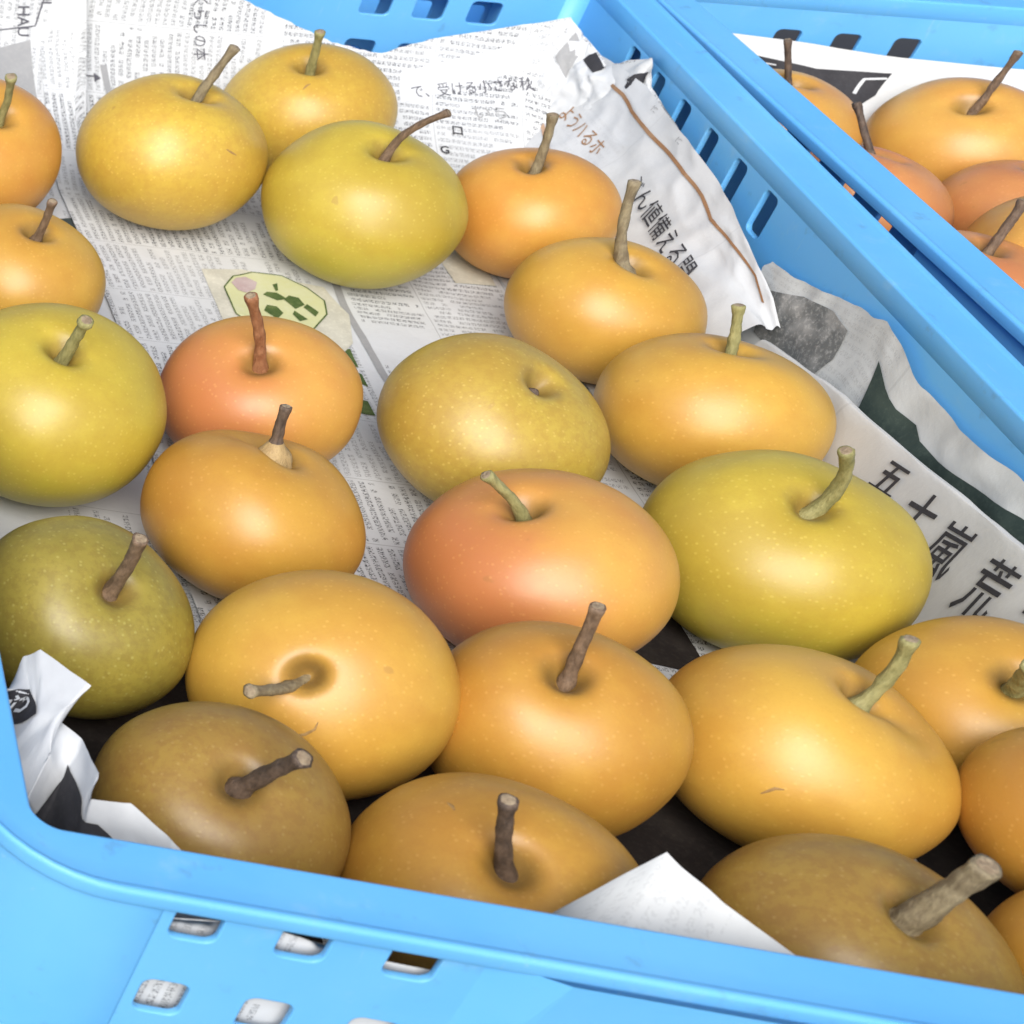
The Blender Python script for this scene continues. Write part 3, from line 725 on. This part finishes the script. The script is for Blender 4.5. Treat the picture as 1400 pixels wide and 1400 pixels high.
for k in range(7):
    u = 0.050 + 0.0062 * k; far.line('rule_line', [bz(u, -0.0445 - 0.0006 * k), bz(u - 0.002, -0.0565)], 0.0022, INK_WHITE, off=0.0012)
far.line('rule_line', [bz(0.022, -0.0370), bz(0.05, -0.0410), bz(0.066, -0.0425)], 0.0012, INK_WHITE, off=0.0012)
far.line('rule_line', [bz(0.112, -0.0545), bz(0.118, -0.0470), bz(0.131, -0.0460)], 0.0022, INK_WHITE, off=0.0012)
far.text('headline', 'ロ', bz(0.093, -0.0595), (1, 0.0), 0.014, INK_WHITE, off=0.0014)
# small print strip on the far right of that sheet
far.text('lettering', '新聞の小さな文', bz(0.165, -0.060), (1, -0.1), 0.007, INK_GREY)

# ------------------------------------------------------------------ pears
PM = {
 'yellow': pear_material('skin_yellow', (0.539, 0.361, 0.0491), (0.571, 0.394, 0.0533), speck=0.46, russet=0.30),
 'lime': pear_material('skin_yellow_green', (0.452, 0.350, 0.0421), (0.505, 0.382, 0.0461), speck=0.32, tint=(0.396, 0.352, 0.0353), russet=0.10),
 'gold': pear_material('skin_golden', (0.530, 0.300, 0.0455), (0.570, 0.335, 0.0533), speck=0.26),
 'amber': pear_material('skin_amber', (0.475, 0.245, 0.0382), (0.515, 0.280, 0.0421), speck=0.26),
 'umber': pear_material('skin_dull_amber', (0.430, 0.232, 0.0345), (0.470, 0.262, 0.0385), speck=0.26, russet=0.2),
 'orange': pear_material('skin_orange', (0.581, 0.274, 0.0450), (0.598, 0.315, 0.0533), speck=0.16),
 'blush': pear_material('skin_blushed', (0.581, 0.294, 0.0617), (0.590, 0.325, 0.0658), speck=0.16, blush=(0.491, 0.165, 0.0614)),
 'russet': pear_material('skin_russet', (0.441, 0.312, 0.0491), (0.471, 0.337, 0.0533), speck=0.5, russet=0.35),
 'olive': pear_material('skin_olive', (0.273, 0.237, 0.0382), (0.320, 0.251, 0.0421), speck=0.6, russet=0.5),
 'brown': pear_material('skin_brown_russet', (0.304, 0.191, 0.0401), (0.332, 0.211, 0.0401), speck=0.3, russet=0.45),
 'far': pear_material('skin_far_orange', (0.581, 0.293, 0.0594), (0.590, 0.336, 0.0688), speck=0.16),
 'red': pear_material('skin_reddish', (0.516, 0.211, 0.0729), (0.549, 0.245, 0.0778), speck=0.16),
}
SM = {
 'brown': stem_material('stem_brown', (0.10, 0.065, 0.040), (0.24, 0.16, 0.10)),
 'dark': stem_material('stem_dark', (0.055, 0.038, 0.028), (0.14, 0.095, 0.065)),
 'green': stem_material('stem_green', (0.20, 0.19, 0.07), (0.34, 0.31, 0.13)),
 'grey': stem_material('stem_grey', (0.16, 0.125, 0.075), (0.30, 0.25, 0.15)),
 'tan': stem_material('stem_tan', (0.34, 0.23, 0.10), (0.46, 0.33, 0.15)),
 'rust': stem_material('stem_rust', (0.22, 0.085, 0.035), (0.36, 0.17, 0.08)),
}
STEM_CUT = stem_material('stem_cut_end', (0.22, 0.16, 0.10), (0.40, 0.32, 0.21))

def pear_mesh(R_, k, seed, cav=0.30, dent=None, flat=2.05, broad=0.30, cw=0.145, sh=None):
    NS, NR = 88, 58
    rnd = random.Random(seed); ph = [rnd.uniform(0, 6.283) for _ in range(6)]
    a1, a2, a3 = rnd.uniform(0.006, 0.016), rnd.uniform(0.010, 0.026), rnd.uniform(0.003, 0.009)
    shoulder = rnd.uniform(0.030, 0.050) if sh is None else sh
    ph[3] = math.pi + rnd.uniform(-0.6, 0.6)          # most of them stand a little higher on one side
    V, F = [], []
    def P(th, fi):
        s, c = math.sin(th), math.cos(th)
        m = (abs(s) ** flat + abs(c) ** flat) ** (-1 / flat)
        r, z = s * m, c * m
        z *= (1.0 if z > 0 else 1.0)
        lob = 1 + a1 * math.cos(fi + ph[0]) + a2 * math.cos(2 * fi + ph[1]) + a3 * math.cos(5 * fi + ph[2]) * (0.4 + 0.6 * abs(c))
        top = max(0.0, c)
        zz = z + shoulder * math.cos(fi + ph[3]) * top * min(1, r * 1.6) + shoulder * 0.6 * math.cos(2 * fi + ph[4]) * top * min(1, r * 1.6)
        if c > 0:
            rr = r * (1 + 0.10 * math.cos(fi * 2 + ph[5]))
            zz -= cav * 0.80 * math.exp(-(rr / cw) ** 2) + cav * broad * math.exp(-(rr / 0.40) ** 2)
            if dent:
                d = abs((fi - dent[0] + math.pi) % (2 * math.pi) - math.pi)
                zz -= dent[1] * math.exp(-(d / dent[2]) ** 2) * math.exp(-((r - 0.30) / 0.36) ** 2)
        else:
            zz += 0.20 * math.exp(-(r / 0.24) ** 2)
        x, y, z_ = r * lob * math.cos(fi) * R_, r * lob * math.sin(fi) * R_, zz * k * R_
        q = Vector((x, y, z_)); n = noise.noise(q * 30 + Vector((seed * 1.7, 0, 0))) * 0.024 + noise.noise(q * 75 + Vector((0, seed, 0))) * 0.0028
        return q * (1 + n * min(1, r * 1.3))
    V.append(P(0.0001, 0))
    for i in range(1, NR):
        t = i / NR; th = math.pi * (t - 0.055 * math.sin(2 * math.pi * t))      # denser rings at the poles
        for j in range(NS): V.append(P(th, 2 * math.pi * j / NS))
    V.append(P(math.pi - 0.0001, 0))
    for j in range(NS): F.append((0, 1 + j, 1 + (j + 1) % NS))
    for i in range(NR - 2):
        a, b = 1 + i * NS, 1 + (i + 1) * NS
        for j in range(NS): F.append((a + j, b + j, b + (j + 1) % NS, a + (j + 1) % NS))
    e = len(V) - 1; a = 1 + (NR - 2) * NS
    for j in range(NS): F.append((a + j, e, a + (j + 1) % NS))
    return V, F

def stem_geo(base, tip, bend, r0=0.0026, r1=0.0021, flare=1.5, knob=1.35, seed=0, bottle=None):
    """Tapered woody stem: flared foot, slightly swollen cut end, irregular surface."""
    base, tip = Vector(base), Vector(tip); ax = tip - base; L = ax.length
    side = Vector(bend)
    side = side - ax.normalized() * side.dot(ax.normalized())
    NS, NR = 16, 22; V, F, MI = [], [], []
    P = [base + ax * t + side * math.sin(math.pi * t) * 1.0 for t in [i / NR for i in range(NR + 1)]]
    x = ax.orthogonal().normalized()
    for i, p in enumerate(P):
        t = i / NR; d = (P[min(i + 1, NR)] - P[max(i - 1, 0)]).normalized()
        x = (x - d * x.dot(d)).normalized(); y = d.cross(x)
        r = lerp(r0, r1, t) * (1 + (flare - 1) * math.exp(-(t / 0.16) ** 2)) * (1 + (knob - 1) * math.exp(-((1 - t) / 0.09) ** 2))
        if bottle: r += bottle * (1 - smooth(0.32, 0.58, t)) * (0.82 + 0.18 * math.sin(t * 9))
        r *= 1 + 0.16 * noise.noise(Vector((t * 9, seed, 0))) + 0.10 * noise.noise(Vector((t * 31, seed, 4)))
        for j in range(NS):
            a = 2 * math.pi * j / NS
            rr = r * (1 + 0.22 * noise.noise(Vector((math.cos(a) * 1.6, math.sin(a) * 1.6, t * 5 + seed * 3.3))))
            V.append(p + (x * math.cos(a) + y * math.sin(a)) * rr)
    for i in range(NR):
        for j in range(NS):
            F.append((i * NS + j, i * NS + (j + 1) % NS, (i + 1) * NS + (j + 1) % NS, (i + 1) * NS + j)); MI.append(2 if bottle and i < NR * 0.5 else 0)
    t0 = NR * NS; d = (P[-1] - P[-2]).normalized()
    c0 = len(V)
    for j in range(NS): V.append(P[-1] + (V[t0 + j] - P[-1]) * 0.72 + d * 0.0005)
    V.append(P[-1] + d * 0.0002)
    for j in range(NS):
        F.append((t0 + j, t0 + (j + 1) % NS, c0 + (j + 1) % NS, c0 + j)); MI.append(0)
        F.append((c0 + j, c0 + (j + 1) % NS, c0 + NS)); MI.append(1)
    return V, F, MI

# centre, radius, tilt of the axis (dx, dy per unit up), height ratio, skin, stem (skin, tip relative to centre, bend, r0, extras), label
PEARS = [
 ((.1778, .6104, -.0550), .0513, (.10, -.018), .873, 'yellow', ('grey', (.0140, -.0025, .0726), (-.001, 0, .001), .0024, {}), {}, 'round yellow pear with thick grey-brown stem on newspaper at the upper left'),
 ((.2745, .6927, -.0587), .0471, (-.30, -.194), .860, 'yellow', ('green', (-.0149, -.0151, .0603), (0, 0, 0), .0022, {}), {}, 'dull yellow pear at the very back, half hidden behind two others'),
 ((.2734, .5715, -.0557), .0511, (-.019, -.152), .861, 'lime', ('brown', (.0148, -.0171, .0710), (-.004, .002, .004), .0019, {}), {'cav': .30}, 'yellow-green pear with a long curved stem at the top middle'),
 ((.3724, .5975, -.0628), .0428, (-.353, -.006), .860, 'orange', ('grey', (-.0138, -.0028, .0641), (.001, 0, -.001), .0021, {}), {}, 'orange pear with straight olive stem beside the right wall paper, rearmost on the right'),
 ((.3743, .4963, -.0631), .0432, (-.008, -.136), .850, 'gold', ('grey', (-.0137, .0046, .0756), (-.003, 0, 0), .0022, {'flare': 2.3}), {}, 'small golden pear whose tall pale stem has a wide flared foot'),
 ((.3863, .4014, -.0601), .0470, (-.045, .199), .843, 'gold', ('green', (-.0072, .0110, .0568), (.001, 0, 0), .0020, {}), {}, 'golden pear with thin green stem touching the folded paper strip'),
 ((.2782, .3656, -.0600), .0490, (.20, -.22), .810, 'russet', ('dark', (.0030, -.0105, .0295), (0, 0, 0), .0026, {'knob': 1.0, 'cut': False}), {'cav': .27, 'sh': .06}, 'olive-gold speckled pear in the centre with only a short broken stem stub'),
 ((.0659, .3270, -.0541), .0526, (-.084, -.235), .861, 'lime', ('green', (-.0020, -.0203, .0638), (0, 0, 0), .0024, {'knob': 1.5}), {}, 'speckled yellow-green pear cut off by the left edge of the picture, with short green stem'),
 ((.1743, .3684, -.0616), .0435, (-.398, -.437), .850, 'blush', ('rust', (-.0281, -.0151, .0668), (.001, 0, .002), .0023, {}), {}, 'orange pear with red blush and long rusty stem beside the green leaf picture'),
 ((.1483, .2704, -.0616), .0458, (.092, .10), .835, 'amber', ('dark', (-.0024, .0058, .0583), (-.001, 0, 0), .0021, {'bottle': .0052, 'knob': 1.15}), {'dent': (1.9, .16, .7)}, 'amber pear with a bottle-shaped stem, deeply notched at the top'),
 ((.2600, .2537, -.0572), .0490, (-.55, .06), .830, 'blush', ('green', (-.0380, -.0003, .0471), (.002, 0, .001), .0021, {}), {}, 'large reddish orange pear in the middle with a small green stem'),
 ((.3686, .2890, -.0570), .0500, (-.187, -.239), .845, 'lime', ('green', (-.0115, -.0142, .0685), (.007, .002, -.005), .0025, {'knob': 1.2}), {'sh': .075}, 'large yellow-green pear with curved green stem in front of the large printed characters'),
 ((.0601, .1807, -.0609), .0441, (.122, -.48), .859, 'olive', ('brown', (.0019, -.0217, .0639), (.001, 0, -.001), .0025, {}), {}, 'dark olive pear with pale freckles behind the crumpled paper corner'),
 ((.1462, .1567, -.0562), .0472, (-.74, -.98), .890, 'gold', ('grey', (-.0445, -.0440, .0290), (.002, 0, -.001), .0021, {'knob': 1.5, 'flare': 2.0}), {'cav': .36, 'broad': .05, 'cw': .105, 'sh': .03}, 'golden pear tipped towards the viewer, its thin stem pointing left'),
 ((.2290, .1490, -.0560), .0428, (-.28, -.20), 1.02, 'amber', ('brown', (-.0125, -.0055, .0700), (0, 0, 0), .0022, {}), {}, 'tall amber pear with straight brown stem, between two golden pears near the front'),
 ((.3239, .1604, -.0596), .0470, (.156, .015), .857, 'gold', ('green', (.0079, .0017, .0644), (.003, 0, -.003), .0023, {'flare': 2.2}), {'dent': (-.3, .13, .8)}, 'large golden pear at the lower right, its stem leaning right from a deep hollow'),
 ((.1794, .0530, -.0585), .0482, (-.307, -.333), .859, 'umber', ('dark', (-.0236, -.0123, .0652), (-.001, 0, 0), .0024, {}), {}, 'dull amber pear with black stem behind the front rim, left of the white paper flap'),
 ((.0920, .0780, -.0618), .0440, (-.12, -.38), .859, 'brown', ('dark', (.0044, -.0263, .0623), (0, 0, .001), .0027, {'flare': 1.8}), {}, 'brown russet pear with thick dark stem beside the crumpled paper corner'),
 ((.2968, .0584, -.0611), .0451, (.002, -.186), .859, 'brown', ('grey', (.0027, -.0120, .0674), (0, 0, 0), .0040, {'flare': 1.6, 'knob': 1.15}), {}, 'dull golden brown pear with thick grey stem behind the front rim at the lower right'),
 ((.4080, .2020, -.0612), .0432, (-.289, -.363), .859, 'gold', ('green', (-.0215, -.0250, .0500), (0, 0, 0), .0026, {}), {}, 'golden pear at the right edge below the printed strip, partly hidden behind another'),
 ((.3975, .1285, -.0430), .0380, (.0, .0), .860, 'amber', ('green', (.006, .004, .056), (0, 0, 0), .0023, {}), {}, 'amber pear cut off by the right edge, wedged between its neighbours'),
 ((.3790, .0605, -.0570), .0400, (.2, .0), .860, 'amber', ('brown', (.012, .004, .054), (0, 0, 0), .0023, {}), {}, 'amber pear at the lower right edge beside the thick grey stem'),
 ((.0682, .5901, -.0588), .0466, (.084, -.426), .860, 'orange', ('green', (-.0013, -.0235, .0633), (.002, 0, 0), .0021, {'knob': 1.7}), {}, 'orange pear cut off by the left edge, uppermost on that side'),
 ((.0720, .4564, -.0625), .0434, (.062, -.134), .860, 'gold', ('brown', (.0018, -.0121, .0566), (.001, 0, -.001), .0019, {'flare': 2.2}), {}, 'golden pear with short flared brown stem at the left edge, below an orange one'),
]
FAR = [
 ((.5570, .7440, -.0630), .0420, (0, 0), .86, 'far', ('dark', (-.0130, .0080, .0560), (0, 0, 0), .0016, {}), {}, 'orange pear peeking over the rim in the far crate, with tall dark stem'),
 ((.6565, .7406, -.0604), .0446, (-.42, -.27), .86, 'far', ('brown', (-.0050, -.0060, .0660), (0, 0, 0), .0017, {}), {}, 'bright golden orange pear in the far crate with long leaning stem'),
 ((.5600, .6490, -.0630), .0425, (.1, .1), .86, 'red', ('dark', (-.0130, .0240, .0540), (0, 0, 0), .0017, {}), {}, 'reddish pear in the far crate partly hidden by the crate rim'),
 ((.6480, .6560, -.0660), .0420, (-.1, .2), .86, 'red', ('brown', (.004, .008, .056), (0, 0, 0), .0017, {}), {}, 'reddish pear in the far crate, behind the golden one at the right edge'),
 ((.6190, .5740, -.0480), .0440, (-.2, .1), .86, 'far', ('dark', (-.0280, .0150, .0420), (0, 0, .002), .0019, {}), {}, 'golden pear in the far crate cut by the right edge, its stem short and dark'),
 ((.5640, .5500, -.0620), .0430, (0, 0), .86, 'red', ('brown', (.004, .004, .060), (0, 0, 0), .0020, {}), {}, 'reddish pear in the far crate, nearest the rim and lowest in view'),
 ((.5630, .4560, -.0620), .0430, (0, 0), .86, 'far', ('brown', (.004, .004, .060), (0, 0, 0), .0020, {}), {}, 'orange pear in the far crate seen only through the slots'),
]
SCARS = {13: [(-0.566, -0.821, 0.074), (-0.473, -0.876, 0.094), (-0.39, -0.906, 0.163), (-0.334, -0.911, 0.241), (-0.323, -0.887, 0.329)], 0: [(0.318, -0.793, 0.519), (0.391, -0.787, 0.476), (0.457, -0.774, 0.438)], 1: [(-0.4, -0.656, 0.64), (-0.354, -0.619, 0.701), (-0.305, -0.604, 0.737)], 16: [(-0.536, 0.311, 0.785), (-0.526, 0.268, 0.807), (-0.528, 0.211, 0.823)], 15: [(-0.678, -0.715, 0.173), (-0.624, -0.734, 0.268), (-0.571, -0.765, 0.298)]}
SCAR_MAT = stem_material('scar_cork', (0.27, 0.15, 0.045), (0.38, 0.23, 0.08))
def add_scar(o, V, F, dirs):
    """A thin healed scratch lying on the skin: directions from the pear's centre are cast on to its surface."""
    tree = BVHTree.FromPolygons(V, F); Mi = o.rotation_quaternion.to_matrix().inverted(); pts = []
    for a, b in zip(dirs, dirs[1:]):
        for k in range(6):
            d = (Mi @ (Vector(a) * (1 - k / 6) + Vector(b) * k / 6)).normalized()
            h, n, _, _ = tree.ray_cast(d * 0.2, -d)
            if h: pts.append((h, n))
    W, Q = [], []
    for i, (h, n) in enumerate(pts):
        t = (pts[min(i + 1, len(pts) - 1)][0] - pts[max(i - 1, 0)][0]).normalized(); sd = n.cross(t).normalized()
        w = 0.00055 * (0.35 + math.sin(math.pi * (i + 0.5) / len(pts)))
        for a in range(5): ang = math.pi * a / 4; W.append(h - n * 0.0001 + sd * math.cos(ang) * w + n * math.sin(ang) * 0.00022)
    for i in range(len(pts) - 1):
        for a in range(4): Q.append((i * 5 + a, i * 5 + a + 1, i * 5 + a + 6, i * 5 + a + 5))
    mesh_obj('scar', W, Q, SCAR_MAT, o)
def make_pear(i, spec, group):
    c, R_, tilt, k, skin, st, opt, label = spec
    V, F = pear_mesh(R_, k, i * 3.7 + 1, **opt)
    o = mesh_obj('pear', V, F, PM[skin])
    ax = Vector((tilt[0], tilt[1], 1)).normalized()
    q = Vector((0, 0, 1)).rotation_difference(ax)
    o.rotation_mode = 'QUATERNION'; o.rotation_quaternion = q; o.location = c
    tag(o, label, 'pear', group)
    if i in SCARS: add_scar(o, V, F, SCARS[i])
    sm, tip, bend, r0, ex = st
    Mi = q.to_matrix().inverted()
    h = k * R_; cav = opt.get('cav', .30)
    base = Vector((0, 0, h * (0.99 - cav * 1.22) - 0.0015))
    bv = Mi @ Vector(bend)
    ex = dict(ex); cut = ex.pop('cut', True)
    V, F, MI = stem_geo(base, Mi @ Vector(tip), bv, r0=r0 * 1.20, r1=r0 * 0.96, seed=i, **ex)
    mesh_obj('stem', V, F, parent=o, mats=[SM[sm], STEM_CUT if cut else SM[sm], SM['tan']], midx=MI)
    return o
for i, s in enumerate(PEARS): make_pear(i, s, 'pears in the near crate')
for i, s in enumerate(FAR[:6]): make_pear(i + 40, s, 'pears in the far crate')
